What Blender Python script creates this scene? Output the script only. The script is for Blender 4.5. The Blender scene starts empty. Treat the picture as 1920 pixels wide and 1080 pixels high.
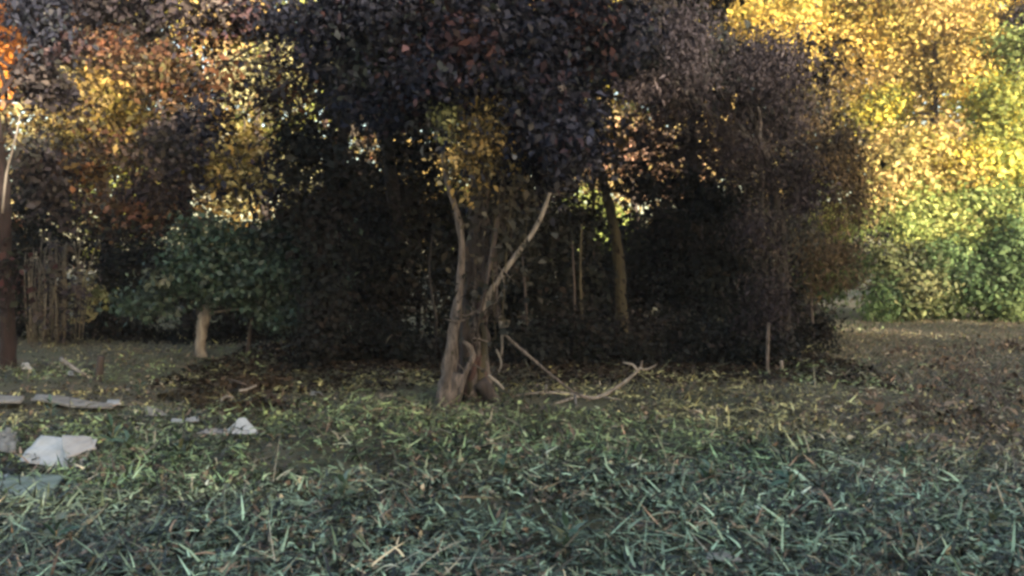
import bpy, math, random
import numpy as np
from mathutils import Vector

R = math.radians
random.seed(7)
rng = np.random.default_rng(11)
scene = bpy.context.scene
col = scene.collection

# ------------------------------------------------------------------ camera
CAM_Z = 1.6
F = 1663.0                      # focal length in pixels of the 1920 px wide photograph
HOR = 500.0                     # pixel row of the horizon
cam_data = bpy.data.cameras.new('camera')
cam_data.sensor_width = 36.0
cam_data.lens = F / 1920 * 36.0
cam_data.clip_start = 0.05
cam_data.clip_end = 1000.0
cam = bpy.data.objects.new('camera', cam_data)
col.objects.link(cam)
cam.location = (0, 0, CAM_Z)
cam.rotation_euler = (R(90) - math.atan((540 - HOR) / F), 0, 0)
scene.camera = cam

# ------------------------------------------------------------------ light
SUN_EL, SUN_AZ = R(8.5), R(148.0)       # low sun behind the viewer, to the right
world = bpy.data.worlds.new('World')
scene.world = world
world.use_nodes = True
wn = world.node_tree.nodes
wl = world.node_tree.links
bg = wn['Background']
sky = wn.new('ShaderNodeTexSky')
sky.sky_type = 'NISHITA'
sky.sun_disc = False
sky.sun_elevation = SUN_EL
sky.sun_rotation = SUN_AZ
sky.dust_density = 3.0
sky.ozone_density = 0.6
wl.new(sky.outputs['Color'], bg.inputs['Color'])
bg.inputs['Strength'].default_value = 0.15
sun_data = bpy.data.lights.new('sun', 'SUN')
sun_data.energy = 4.6
sun_data.angle = R(0.5)
sun_data.color = (1.0, 0.86, 0.66)
sun = bpy.data.objects.new('sun', sun_data)
col.objects.link(sun)
sdir = Vector((math.sin(SUN_AZ) * math.cos(SUN_EL), math.cos(SUN_AZ) * math.cos(SUN_EL), math.sin(SUN_EL)))
sun.rotation_euler = sdir.to_track_quat('Z', 'Y').to_euler()
scene.view_settings.view_transform = 'Standard'
scene.view_settings.look = 'None'
scene.view_settings.gamma = 1.0
scene.view_settings.use_curve_mapping = False
scene.view_settings.exposure = 2.25
scene.render.engine = 'CYCLES'
scene.cycles.use_denoising = True
scene.cycles.max_bounces = 6
scene.cycles.transparent_max_bounces = 4
scene.cycles.filter_width = 3.0         # the photograph is a soft video frame


# ------------------------------------------------------------------ helpers
def at(px, py, d):
    """a pixel of the photograph at depth d in metres -> world point"""
    return np.array([(px - 960) / F * d, d, CAM_Z + (HOR - py) / F * d])


def mat_new(name):
    m = bpy.data.materials.new(name)
    m.use_nodes = True
    nt = m.node_tree
    nt.nodes.clear()
    out = nt.nodes.new('ShaderNodeOutputMaterial')
    return m, nt, out


def bark(name, c1, c2, scale=9.0, stretch=0.18, rough=0.9, bump=0.5):
    m, nt, out = mat_new(name)
    tc = nt.nodes.new('ShaderNodeTexCoord')
    mp = nt.nodes.new('ShaderNodeMapping')
    mp.inputs['Scale'].default_value = (1, 1, stretch)
    n1 = nt.nodes.new('ShaderNodeTexNoise')
    n1.inputs['Scale'].default_value = scale
    n1.inputs['Detail'].default_value = 6
    n1.inputs['Roughness'].default_value = 0.65
    rmp = nt.nodes.new('ShaderNodeValToRGB')
    rmp.color_ramp.elements[0].position = 0.33
    rmp.color_ramp.elements[0].color = (*c1, 1)
    rmp.color_ramp.elements[1].position = 0.68
    rmp.color_ramp.elements[1].color = (*c2, 1)
    bp = nt.nodes.new('ShaderNodeBump')
    bp.inputs['Strength'].default_value = bump
    bp.inputs['Distance'].default_value = 0.06
    p = nt.nodes.new('ShaderNodeBsdfPrincipled')
    p.inputs['Roughness'].default_value = rough
    nt.links.new(tc.outputs['Object'], mp.inputs['Vector'])
    nt.links.new(mp.outputs['Vector'], n1.inputs['Vector'])
    nt.links.new(n1.outputs['Fac'], rmp.inputs['Fac'])
    nt.links.new(rmp.outputs['Color'], p.inputs['Base Color'])
    nt.links.new(n1.outputs['Fac'], bp.inputs['Height'])
    nt.links.new(bp.outputs['Normal'], p.inputs['Normal'])
    nt.links.new(p.outputs['BSDF'], out.inputs['Surface'])
    return m


def leafmat(name, trans=0.3, rough=0.5, spec=0.35):
    """colour of each leaf comes from the mesh's own leaf colour attribute"""
    m, nt, out = mat_new(name)
    a = nt.nodes.new('ShaderNodeAttribute')
    a.attribute_name = 'leaf_colour'
    p = nt.nodes.new('ShaderNodeBsdfPrincipled')
    p.inputs['Roughness'].default_value = rough
    p.inputs['Specular IOR Level'].default_value = spec
    t = nt.nodes.new('ShaderNodeBsdfTranslucent')
    mx = nt.nodes.new('ShaderNodeMixShader')
    mx.inputs['Fac'].default_value = trans
    nt.links.new(a.outputs['Color'], p.inputs['Base Color'])
    nt.links.new(a.outputs['Color'], t.inputs['Color'])
    nt.links.new(p.outputs['BSDF'], mx.inputs[1])
    nt.links.new(t.outputs['BSDF'], mx.inputs[2])
    nt.links.new(mx.outputs['Shader'], out.inputs['Surface'])
    return m


def mottled(name, c1, c2, scale=6.0, rough=0.6, bump=0.2, c3=None):
    m, nt, out = mat_new(name)
    tc = nt.nodes.new('ShaderNodeTexCoord')
    n1 = nt.nodes.new('ShaderNodeTexNoise')
    n1.inputs['Scale'].default_value = scale
    n1.inputs['Detail'].default_value = 7
    n1.inputs['Roughness'].default_value = 0.7
    rmp = nt.nodes.new('ShaderNodeValToRGB')
    rmp.color_ramp.elements[0].position = 0.35
    rmp.color_ramp.elements[0].color = (*c1, 1)
    rmp.color_ramp.elements[1].position = 0.62
    rmp.color_ramp.elements[1].color = (*c2, 1)
    if c3:
        e = rmp.color_ramp.elements.new(0.72)
        e.color = (*c3, 1)
    bp = nt.nodes.new('ShaderNodeBump')
    bp.inputs['Strength'].default_value = bump
    bp.inputs['Distance'].default_value = 0.02
    p = nt.nodes.new('ShaderNodeBsdfPrincipled')
    p.inputs['Roughness'].default_value = rough
    nt.links.new(tc.outputs['Object'], n1.inputs['Vector'])
    nt.links.new(n1.outputs['Fac'], rmp.inputs['Fac'])
    nt.links.new(rmp.outputs['Color'], p.inputs['Base Color'])
    nt.links.new(n1.outputs['Fac'], bp.inputs['Height'])
    nt.links.new(bp.outputs['Normal'], p.inputs['Normal'])
    nt.links.new(p.outputs['BSDF'], out.inputs['Surface'])
    return m


M = {
    'bark_dark': bark('bark_dark', (0.018, 0.013, 0.012), (0.06, 0.046, 0.042)),
    'bark_red': bark('bark_red', (0.018, 0.009, 0.008), (0.085, 0.045, 0.04)),
    'bark_black': bark('bark_black', (0.008, 0.007, 0.007), (0.025, 0.02, 0.02)),
    'bark_pale': bark('bark_pale', (0.09, 0.078, 0.068), (0.28, 0.25, 0.22), scale=14),
    'bark_pink': bark('bark_pink', (0.022, 0.018, 0.016), (0.2, 0.165, 0.148), scale=24, stretch=0.25, bump=1.0),
    'bark_olive': bark('bark_olive', (0.018, 0.016, 0.009), (0.068, 0.056, 0.03)),
    'bark_maroon': bark('bark_maroon', (0.005, 0.003, 0.003), (0.024, 0.011, 0.012), scale=14, bump=1.0),
    'dead_wood': bark('dead_wood', (0.12, 0.10, 0.085), (0.34, 0.30, 0.26), scale=20),
    'leaf': leafmat('leaf', 0.3, 0.6, 0.2),
    'leaf_dark': leafmat('leaf_dark', 0.1, 0.85, 0.06),
    'leaf_thick': leafmat('leaf_thick', 0.18, 0.45, 0.45),
    'grass': leafmat('grass', 0.12, 0.42, 0.5),
    'straw': mottled('straw', (0.16, 0.12, 0.07), (0.42, 0.35, 0.23), 10, 0.7, 0.1),
    'reed': mottled('reed', (0.05, 0.043, 0.032), (0.15, 0.13, 0.1), 5, 0.85, 0.1),
    'white_plastic': mottled('white_plastic', (0.30, 0.31, 0.31), (0.48, 0.47, 0.46), 5, 0.45, 0.15),
    'pinkish_plastic': mottled('pinkish_plastic', (0.26, 0.235, 0.215), (0.42, 0.38, 0.35), 5, 0.5, 0.15),
    'teal_plastic': mottled('teal_plastic', (0.09, 0.125, 0.105), (0.22, 0.265, 0.23), 4, 0.5, 0.2),
    'card': mottled('card', (0.12, 0.11, 0.095), (0.27, 0.255, 0.23), 7, 0.85, 0.2),
    'board': bark('board', (0.12, 0.11, 0.10), (0.27, 0.25, 0.23), scale=8, stretch=1.0),
    'maroon_cloth': mottled('maroon_cloth', (0.05, 0.012, 0.025), (0.16, 0.07, 0.10), 6, 0.9, 0.3),
}


def tag(o, label=None, cat=None, group=None, kind=None):
    if label:
        o['label'] = label
    if cat:
        o['category'] = cat
    if group:
        o['group'] = group
    if kind:
        o['kind'] = kind
    return o


def empty(name, loc, label, cat, group=None):
    o = bpy.data.objects.new(name, None)
    o.empty_display_size = 0.1
    o.location = [float(v) for v in loc]
    col.objects.link(o)
    return tag(o, label, cat, group)


def mesh_np(name, verts, faces_flat, fsize, mat, colours=None, smooth=False):
    """fsize: int (all faces alike) or array of face sizes"""
    me = bpy.data.meshes.new(name)
    nv = len(verts)
    nl = len(faces_flat)
    if isinstance(fsize, int):
        nf = nl // fsize
        starts = np.arange(nf, dtype=np.int32) * fsize
    else:
        nf = len(fsize)
        starts = np.concatenate([[0], np.cumsum(fsize)[:-1]]).astype(np.int32)
    me.vertices.add(nv)
    me.vertices.foreach_set('co', np.asarray(verts, dtype=np.float32).ravel())
    me.loops.add(nl)
    me.loops.foreach_set('vertex_index', np.asarray(faces_flat, dtype=np.int32))
    me.polygons.add(nf)
    me.polygons.foreach_set('loop_start', starts)
    if colours is not None:
        at_ = me.attributes.new('leaf_colour', 'FLOAT_COLOR', 'POINT')
        c4 = np.ones((nv, 4), dtype=np.float32)
        c4[:, :3] = colours
        at_.data.foreach_set('color', c4.ravel())
    me.materials.append(mat)
    me.update(calc_edges=True)
    if smooth:
        me.polygons.foreach_set('use_smooth', np.ones(nf, dtype=bool))
    return me


def link(name, me, parent=None, loc=None):
    o = bpy.data.objects.new(name, me)
    col.objects.link(o)
    if parent is not None:
        o.parent = parent
    if loc is not None:
        o.location = [float(v) for v in loc]
    return o


class Tubes:
    """collects tapered tubes; build() makes ONE mesh object"""
    def __init__(self):
        self.v, self.f, self.s, self.n = [], [], [], 0

    def tube(self, pts, rad, sides=7, rough=0.0, sub=3, seed=None):
        pts = np.asarray(pts, float)
        rad = np.asarray(rad, float) * np.ones(len(pts))
        if sub > 1 and len(pts) > 2:                      # Catmull-Rom smoothing
            P = np.vstack([2 * pts[0] - pts[1], pts, 2 * pts[-1] - pts[-2]])
            out, ro = [], []
            for i in range(1, len(P) - 2):
                for k in range(sub):
                    t = k / sub
                    a, b, c, d = P[i - 1], P[i], P[i + 1], P[i + 2]
                    out.append(0.5 * ((2 * b) + (-a + c) * t + (2 * a - 5 * b + 4 * c - d) * t * t + (-a + 3 * b - 3 * c + d) * t ** 3))
                    ro.append(rad[i - 1] * (1 - t) + rad[i] * t)
            out.append(pts[-1])
            ro.append(rad[-1])
            pts, rad = np.array(out), np.array(ro)
        n = len(pts)
        tan = np.gradient(pts, axis=0)
        tan /= np.linalg.norm(tan, axis=1, keepdims=True) + 1e-9
        up = np.array([0.31, 0.17, 0.93]) if abs(tan[0][2]) < 0.8 else np.array([0.9, 0.4, 0.1])
        A = np.cross(tan, up)
        A /= np.linalg.norm(A, axis=1, keepdims=True) + 1e-9
        B = np.cross(tan, A)
        th = np.arange(sides) / sides * 2 * np.pi
        rr = rad[:, None] * (1 + rough * (rng.random((n, sides)) - 0.5) * 2)
        ring = pts[:, None, :] + rr[..., None] * (np.cos(th)[None, :, None] * A[:, None, :] + np.sin(th)[None, :, None] * B[:, None, :])
        self.v.append(ring.reshape(-1, 3))
        b = self.n
        for i in range(n - 1):
            for k in range(sides):
                k2 = (k + 1) % sides
                self.f += [b + i * sides + k, b + i * sides + k2, b + (i + 1) * sides + k2, b + (i + 1) * sides + k]
                self.s.append(4)
        self.f += [b + k for k in range(sides)][::-1]
        self.s.append(sides)
        self.f += [b + (n - 1) * sides + k for k in range(sides)]
        self.s.append(sides)
        self.n += n * sides
        return self

    def build(self, name, mat, parent=None, origin=(0, 0, 0)):
        v = np.vstack(self.v) - np.asarray(origin, float)
        me = mesh_np(name, v, self.f, np.array(self.s), mat, smooth=True)
        return link(name, me, parent)


def leaf_geo(cen, size, colr, droop=0.25, aspect=0.55, fold=0.25, face=None, loose=0.75):
    """one folded four-cornered leaf for each centre; face: the way its upper side looks"""
    n = len(cen)
    nn = rng.normal(size=(n, 3)) * loose
    if face is not None:
        nn = nn + face
    nn /= np.linalg.norm(nn, axis=1, keepdims=True) + 1e-9
    d = rng.normal(size=(n, 3))
    d[:, 2] -= droop * 2
    d -= nn * (d * nn).sum(1, keepdims=True)
    d /= np.linalg.norm(d, axis=1, keepdims=True) + 1e-9
    s = np.cross(nn, d)
    L = size[:, None]
    W = L * aspect * (0.8 + 0.4 * rng.random((n, 1)))
    v = np.empty((n, 4, 3))
    v[:, 0] = cen - d * L * 0.5
    v[:, 1] = cen - d * L * 0.06 + s * W * 0.5 + nn * W * fold
    v[:, 2] = cen + d * L * 0.5 - nn * L * 0.08
    v[:, 3] = cen - d * L * 0.06 - s * W * 0.5 + nn * W * fold
    c = np.repeat(colr[:, None, :], 4, axis=1)
    return v.reshape(-1, 3), np.arange(4 * n), c.reshape(-1, 3)


def pick(pal, n):
    cs = np.array([p[:3] for p in pal])
    w = np.array([p[3] if len(p) > 3 else 1.0 for p in pal])
    return cs[rng.choice(len(pal), size=n, p=w / w.sum())]


def clumps_in(lobe, per_m3=None, n=None, shell=0.5):
    c, r = np.array(lobe[:3]), np.array(lobe[3:6])
    d = rng.normal(size=(n, 3))
    d /= np.linalg.norm(d, axis=1, keepdims=True)
    rad = (shell + (1 - shell) * rng.random((n, 1))) ** 0.6
    wob = 1 + 0.22 * np.sin(d[:, :1] * 5 + c[0] * 3) * np.cos(d[:, 2:] * 4 + c[1])
    return c + d * rad * r * wob


def crown_mesh(name, lobes, size, pal, origin, mat, clump=0.28, per=26, shell=0.35, droop=0.25, aspect=0.55, var=0.35, split=7):
    """lobes: (cx,cy,cz,rx,ry,rz,n_leaves[,palette])"""
    V, C, tips, FC = [], [], [], []
    parts = []
    for lb in lobes:
        if not split:
            parts.append((lb, 1.0))
            continue
        sub = clumps_in(lb, n=split, shell=0.2)
        for q in sub:
            r3 = np.array(lb[3:6]) * 0.46 * (0.65 + 0.6 * rng.random())
            parts.append(((*(np.array(lb[:3]) * 0.12 + q * 0.88), *r3, lb[6] / split, *lb[7:]), 0.6 + 0.8 * rng.random()))
    for lb, tone in parts:
        n = int(lb[6])
        p = lb[7] if len(lb) > 7 else pal
        nc = max(3, n // per)
        cc = clumps_in(lb, n=nc, shell=shell)
        tips.append(cc)
        idx = rng.integers(0, nc, n)
        main = pick(p, 1)[0]
        ccol = (pick(p, nc) * 0.35 + main * 0.65) * tone * (1 + var * (rng.random((nc, 1)) - 0.5) * 2)
        csz = clump * (0.6 + 0.8 * rng.random(nc))
        pos = cc[idx] + rng.normal(size=(n, 3)) * csz[idx][:, None] * np.array([1, 1, 0.75])
        cl = ccol[idx] * (1 + 0.2 * (rng.random((n, 1)) - 0.5) * 2)
        odd = rng.random(n) < 0.07
        cl[odd] = pick(p, int(odd.sum()))
        fo = (pos - np.array(lb[:3])) / np.array(lb[3:6])
        fo /= np.linalg.norm(fo, axis=1, keepdims=True) + 1e-9
        FC.append(fo * 0.8 + np.array([0, 0, 0.55]))
        V.append(pos)
        C.append(np.clip(cl, 0.002, 0.9))
    pos = np.vstack(V)
    cl = np.vstack(C)
    sz = size * np.clip(rng.lognormal(0.0, 0.38, len(pos)), 0.4, 1.7)
    pos[:, 2] = np.maximum(pos[:, 2], 0.02)
    v, f, c = leaf_geo(pos - np.asarray(origin), sz, cl, droop, aspect, 0.25, np.vstack(FC), 0.6)
    return mesh_np(name, v, f, 4, mat, c), tips


def bent(a, b, sag=0.1, n=4):
    a, b = np.asarray(a, float), np.asarray(b, float)
    L = np.linalg.norm(b - a)
    pts = [a + (b - a) * t for t in np.linspace(0, 1, n)]
    for i in range(1, n - 1):
        pts[i] = pts[i] + rng.normal(size=3) * sag * L
    return pts


def tree(name, label, cat, base, trunk, rad, lobes, size, pal, barkm='bark_dark', leafm='leaf', group=None,
         clump=0.28, per=26, shell=0.35, limb_r=0.05, twigs=6, limbs=8, droop=0.25, sides=9, aspect=0.55, var=0.35, dens=1.0):
    """thing > trunk, each limb, twigs, crown"""
    base = np.asarray(base, float)
    lobes = [(*l[:6], l[6] * dens, *l[7:]) for l in lobes]
    e = empty(name, base, label, cat, group)
    if trunk is not None:
        Tubes().tube(trunk, rad, sides + 3, 0.2, 6).build('trunk', M[barkm], e, base)
    me, tips = crown_mesh('crown', lobes, size, pal, base, M[leafm], clump, per, shell, droop, aspect, var)
    o = link('crown', me, e)
    o['kind'] = 'stuff'
    if trunk is not None:
        tr = np.asarray(trunk, float)
        tw = Tubes()
        for i, lb in enumerate(lobes):
            c = np.array(lb[:3])
            h = tr[-1] if len(tr) < 3 else tr[max(1, len(tr) - 1 - int(rng.integers(0, 2)))]
            if i < limbs:
                Tubes().tube(bent(h, c, 0.07), np.linspace(limb_r, limb_r * 0.35, 4), 6, 0.1).build('limb', M[barkm], e, base)
            for k in range(twigs):
                tj = tips[(i * len(tips)) // len(lobes) + int(rng.integers(0, max(1, len(tips) // len(lobes))))]
                q = tj[int(rng.integers(0, len(tj)))]
                tw.tube(bent(c, q, 0.1, 4), np.linspace(limb_r * 0.3, limb_r * 0.1, 4), 4, 0, 2)
        if tw.n:
            t = tw.build('twigs', M[barkm], e, base)
            t['kind'] = 'stuff'
    return e


# leaf colours
G_DARK = [(0.012, 0.014, 0.013, 3), (0.015, 0.017, 0.018, 2), (0.02, 0.016, 0.015, 2)]  # near-black; the hollow's deep shade is put into these leaf colours
G_TEAL = [(0.026, 0.052, 0.038, 3), (0.036, 0.065, 0.045, 2), (0.055, 0.078, 0.055, 1.4), (0.07, 0.08, 0.06, 0.5)]
NAVY = [(0.016, 0.018, 0.031, 5), (0.025, 0.027, 0.041, 3), (0.04, 0.04, 0.048, 1.5), (0.07, 0.036, 0.036, 0.6), (0.055, 0.068, 0.06, 0.6), (0.22, 0.21, 0.2, 0.1)]  # the palest leaf paints light glints into the dark canopy
RUST = [(0.13, 0.055, 0.03, 3), (0.10, 0.062, 0.032, 3), (0.09, 0.08, 0.03, 2), (0.24, 0.14, 0.075, 1), (0.04, 0.03, 0.025, 3), (0.025, 0.03, 0.03, 2), (0.28, 0.25, 0.13, 0.5)]
OCHRE = [(0.20, 0.13, 0.035, 3), (0.13, 0.11, 0.03, 3), (0.30, 0.22, 0.09, 1.5), (0.05, 0.045, 0.025, 3), (0.36, 0.32, 0.16, 0.8)]
WARM = [(0.10, 0.075, 0.05, 3), (0.14, 0.10, 0.06, 2), (0.06, 0.05, 0.036, 3), (0.22, 0.17, 0.1, 0.8)]  # lighter leaves; light on the thicket's right edge is put into the colour
IVY = [(0.03, 0.03, 0.026, 3), (0.045, 0.04, 0.032, 2), (0.02, 0.022, 0.022, 3), (0.09, 0.08, 0.06, 0.5)]
VEIL = [(0.04, 0.034, 0.04, 3), (0.047, 0.04, 0.044, 2), (0.034, 0.03, 0.038, 2)]  # purple-brown leaf colours that paint in the smoky veil over the thicket
MIX = [(0.34, 0.31, 0.13, 2), (0.44, 0.42, 0.24, 2), (0.2, 0.19, 0.08, 2), (0.07, 0.06, 0.035, 3), (0.03, 0.035, 0.035, 2), (0.5, 0.48, 0.4, 0.8)]
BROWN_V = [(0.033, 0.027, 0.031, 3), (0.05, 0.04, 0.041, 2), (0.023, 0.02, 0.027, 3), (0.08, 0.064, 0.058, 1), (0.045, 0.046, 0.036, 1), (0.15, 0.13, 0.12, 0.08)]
GOLD = [(0.54, 0.37, 0.07, 3), (0.50, 0.38, 0.11, 3), (0.42, 0.34, 0.10, 2), (0.36, 0.34, 0.08, 2), (0.16, 0.11, 0.04, 1), (0.58, 0.45, 0.17, 1)]
TAN = [(0.48, 0.35, 0.14, 3), (0.40, 0.30, 0.11, 2), (0.54, 0.42, 0.2, 1.5), (0.36, 0.33, 0.10, 1.5), (0.14, 0.10, 0.05, 1)]
YGREEN = [(0.42, 0.39, 0.08, 3), (0.29, 0.34, 0.09, 3), (0.54, 0.42, 0.06, 2.5), (0.18, 0.24, 0.07, 1.4), (0.1, 0.1, 0.03, 0.8)]
PGREEN = [(0.30, 0.35, 0.10, 3), (0.21, 0.29, 0.09, 3), (0.42, 0.41, 0.14, 2), (0.11, 0.16, 0.06, 1)]
OLIVE_S = [(0.13, 0.15, 0.06, 3), (0.08, 0.10, 0.04, 3), (0.2, 0.2, 0.09, 2), (0.04, 0.05, 0.025, 2)]
SHRUB = [(0.08, 0.13, 0.05, 3), (0.055, 0.10, 0.04, 3), (0.13, 0.17, 0.07, 2), (0.03, 0.05, 0.025, 1.5)]

# ------------------------------------------------------------------ ground
def gz(x, y):
    """height of the uneven clearing"""
    return (0.05 * np.sin(x * 0.9 + 0.4 * y) * np.cos(y * 0.7 - 0.3 * x) + 0.03 * np.sin(2.3 * x + 1.1) * np.sin(1.9 * y + 0.6)
            + 0.012 * np.sin(5.1 * x + 2 * y) * np.cos(4.3 * y - x))


def axis_(lo, hi, n, p):
    t = np.linspace(-1, 1, n)
    s = np.sign(t) * np.abs(t) ** p
    return np.where(s < 0, -s * lo, s * hi)


gx = axis_(-200, 200, 261, 2.6)
gy = 9 + axis_(-160, 240, 261, 2.6)
XX, YY = np.meshgrid(gx, gy)
fade = np.clip(1 - (np.hypot(XX, YY - 9) - 30) / 30, 0, 1)
ZZ = gz(XX, YY) * fade + 0.012 * (rng.random(XX.shape) - 0.5) * fade
gv = np.stack([XX, YY, ZZ], -1).reshape(-1, 3)
ii = np.arange(260)[:, None] * 261 + np.arange(260)[None, :]
gf = np.stack([ii, ii + 1, ii + 262, ii + 261], -1).reshape(-1)


def ground_mat():
    m, nt, out = mat_new('soil_and_litter')
    tc = nt.nodes.new('ShaderNodeTexCoord')
    big = nt.nodes.new('ShaderNodeTexNoise')
    big.inputs['Scale'].default_value = 0.35
    big.inputs['Detail'].default_value = 4
    fine = nt.nodes.new('ShaderNodeTexNoise')
    fine.inputs['Scale'].default_value = 16
    fine.inputs['Detail'].default_value = 8
    fine.inputs['Roughness'].default_value = 0.75
    r1 = nt.nodes.new('ShaderNodeValToRGB')
    r1.color_ramp.elements[0].position = 0.36
    r1.color_ramp.elements[0].color = (0.058, 0.066, 0.034, 1)
    r1.color_ramp.elements[1].position = 0.6
    r1.color_ramp.elements[1].color = (0.085, 0.078, 0.05, 1)
    r2 = nt.nodes.new('ShaderNodeValToRGB')
    r2.color_ramp.elements[0].position = 0.3
    r2.color_ramp.elements[0].color = (0.35, 0.35, 0.35, 1)
    r2.color_ramp.elements[1].position = 0.72
    r2.color_ramp.elements[1].color = (1.5, 1.4, 1.25, 1)
    mx = nt.nodes.new('ShaderNodeMixRGB')
    mx.blend_type = 'MULTIPLY'
    mx.inputs['Fac'].default_value = 1.0
    bp = nt.nodes.new('ShaderNodeBump')
    bp.inputs['Strength'].default_value = 0.7
    bp.inputs['Distance'].default_value = 0.04
    p = nt.nodes.new('ShaderNodeBsdfPrincipled')
    p.inputs['Roughness'].default_value = 0.95
    for n_ in (big, fine):
        nt.links.new(tc.outputs['Object'], n_.inputs['Vector'])
    nt.links.new(big.outputs['Fac'], r1.inputs['Fac'])
    nt.links.new(fine.outputs['Fac'], r2.inputs['Fac'])
    nt.links.new(r1.outputs['Color'], mx.inputs[1])
    nt.links.new(r2.outputs['Color'], mx.inputs[2])
    nt.links.new(mx.outputs['Color'], p.inputs['Base Color'])
    nt.links.new(fine.outputs['Fac'], bp.inputs['Height'])
    nt.links.new(bp.outputs['Normal'], p.inputs['Normal'])
    nt.links.new(p.outputs['BSDF'], out.inputs['Surface'])
    return m


g = link('ground', mesh_np('ground', gv, gf, 4, ground_mat(), smooth=True))
tag(g, 'uneven brown soil of the shaded clearing', None, kind='structure')


def blades(cx, cy, n_per, length, width, cols, lean, spread=0.09, zlift=0.0, segs=3):
    """curved grass blades in tufts round (cx, cy)"""
    k = np.repeat(np.arange(len(cx)), n_per)
    n = len(k)
    bx = cx[k] + rng.normal(size=n) * spread
    by = cy[k] + rng.normal(size=n) * spread
    L = length[k] * (0.5 + 0.9 * rng.random(n))
    az0 = rng.random(len(cx)) * 2 * np.pi
    az = az0[k] + rng.normal(size=n) * 1.3
    ln = np.clip(lean[k] + rng.normal(size=n) * 0.35, 0.05, 1.5)
    W = width[k] * (0.6 + 0.8 * rng.random(n))
    dirx, diry = np.cos(az), np.sin(az)
    curl = -0.3 + 1.1 * rng.random(n)
    P = np.stack([bx, by, gz(bx, by) - 0.01 + zlift * rng.random(n)], -1)
    pa = az + np.pi / 2 + rng.normal(size=n) * 0.5
    side = np.stack([np.cos(pa), np.sin(pa), rng.normal(size=n) * 0.3], -1)
    rows = []
    ang = ln.copy()
    for s in range(segs + 1):
        w = W * (1 - s / segs) ** 0.7 * 0.5
        rows.append((P - side * w[:, None], P + side * w[:, None]) if s < segs else (P,))
        P = P + np.stack([dirx * np.sin(ang), diry * np.sin(ang), np.cos(ang)], -1) * (L / segs)[:, None]
        P[:, 2] = np.maximum(P[:, 2], gz(P[:, 0], P[:, 1]) + 0.006)
        ang = ang + curl * (1.3 / segs)
    nv = 2 * segs + 1
    V = np.empty((n, nv, 3))
    for s in range(segs):
        V[:, 2 * s], V[:, 2 * s + 1] = rows[s]
    V[:, -1] = rows[segs][0]
    b = np.arange(n)[:, None] * nv
    fl, sz = [], []
    quads = []
    for s in range(segs - 1):
        quads.append(np.concatenate([b + 2 * s, b + 2 * s + 1, b + 2 * s + 3, b + 2 * s + 2], 1))
    tri = np.concatenate([b + 2 * segs - 2, b + 2 * segs - 1, b + 2 * segs], 1)
    flat = np.concatenate([np.concatenate(quads, 0).ravel(), tri.ravel()])
    sizes = np.concatenate([np.full(n * (segs - 1), 4), np.full(n, 3)])
    c = cols[k] * (1 + 0.6 * (rng.random((n, 1)) - 0.5) * 2)
    C = np.repeat(np.clip(c, 0.003, 0.8)[:, None, :], nv, 1)
    return V.reshape(-1, 3), flat, sizes, C.reshape(-1, 3)


def scatter(n, y0, y1, margin=1.5, slope=0.62, p=1.0):
    """positions in front of the viewer, denser near by (1/y^2)"""
    u = rng.random(n)
    y = 1.0 / (1 / y0 + u * (1 / y1 - 1 / y0))
    x = (rng.random(n) * 2 - 1) * (slope * y + margin)
    return x, y


def field(x, y, s, ph):
    return (np.sin(x * s + ph) * np.cos(y * s * 0.8 - ph) + np.sin((x + y) * s * 0.6 + 2 * ph) + np.cos((x - 1.7 * y) * s * 0.45 + ph * 3)) / 3


C_TEAL = np.array([0.135, 0.19, 0.13])
C_GREEN = np.array([0.095, 0.175, 0.075])
C_OLIVE = np.array([0.24, 0.225, 0.10])
C_STRAW = np.array([0.25, 0.21, 0.14])
C_BROWN = np.array([0.13, 0.085, 0.055])

# places where rubbish lies on top of the weeds: (x, y, radius)
COVER = [(-3.75, 7.2, 0.3), (-2.6, 8.2, 0.26), (-2.9, 8.25, 0.2), (-3.4, 6.2, 0.32), (-5.6, 9.9, 0.3), (-4.9, 9.9, 0.3), (-4.3, 9.8, 0.25), (-3.75, 9.25, 0.2), (-4.3, 7.65, 0.2), (-3.95, 6.85, 0.2), (1.15, 4.75, 0.12), (0.35, 10.45, 0.3), (0.75, 10.45, 0.3), (1.1, 10.4, 0.35), (0.8, 10.1, 0.25)]


def uncovered(x, y):
    k = np.ones(len(x), bool)
    for cx, cy, r in COVER:
        k &= np.hypot(x - cx, y - cy) > r * (0.55 + 0.5 * rng.random(len(x)))
    return k


def dryness(x, y):
    """the right side of the clearing carries dead brown weeds"""
    return np.clip((x - 0.22 * y - 1.4) / 1.6, 0, 1) * np.clip((y - 5.5) / 2, 0, 1) * np.clip((30 - y) / 4, 0, 1)


def weed_colours(x, y):
    n = len(x)
    t = np.clip((y - 5.2) / 3.5 + 0.45 * field(x, y, 0.8, 4.0), 0, 1)[:, None]
    c = C_TEAL * (1 - t) + C_OLIVE * t
    gm = field(x, y, 0.9, 2.1)[:, None] > 0.1
    c = np.where(gm, c * 0.4 + C_GREEN * 0.6, c)
    c = c * (1 + 0.35 * field(x, y, 2.6, 0.9))[:, None]
    u = rng.random(n)
    dr = dryness(x, y)
    c[u < 0.08 + 0.18 * dr] = C_STRAW
    b_ = (u > 0.87 - 0.3 * dr)
    c[b_] = C_BROWN
    k = rng.random(n)
    tone = np.where(k < 0.46, 0.11, np.where(k < 0.78, 0.95, 2.25)) * (0.7 + 0.6 * rng.random(n))  # tones for dead and pale stems, also painting shaded gaps and lit tips
    return c * tone[:, None]


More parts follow.
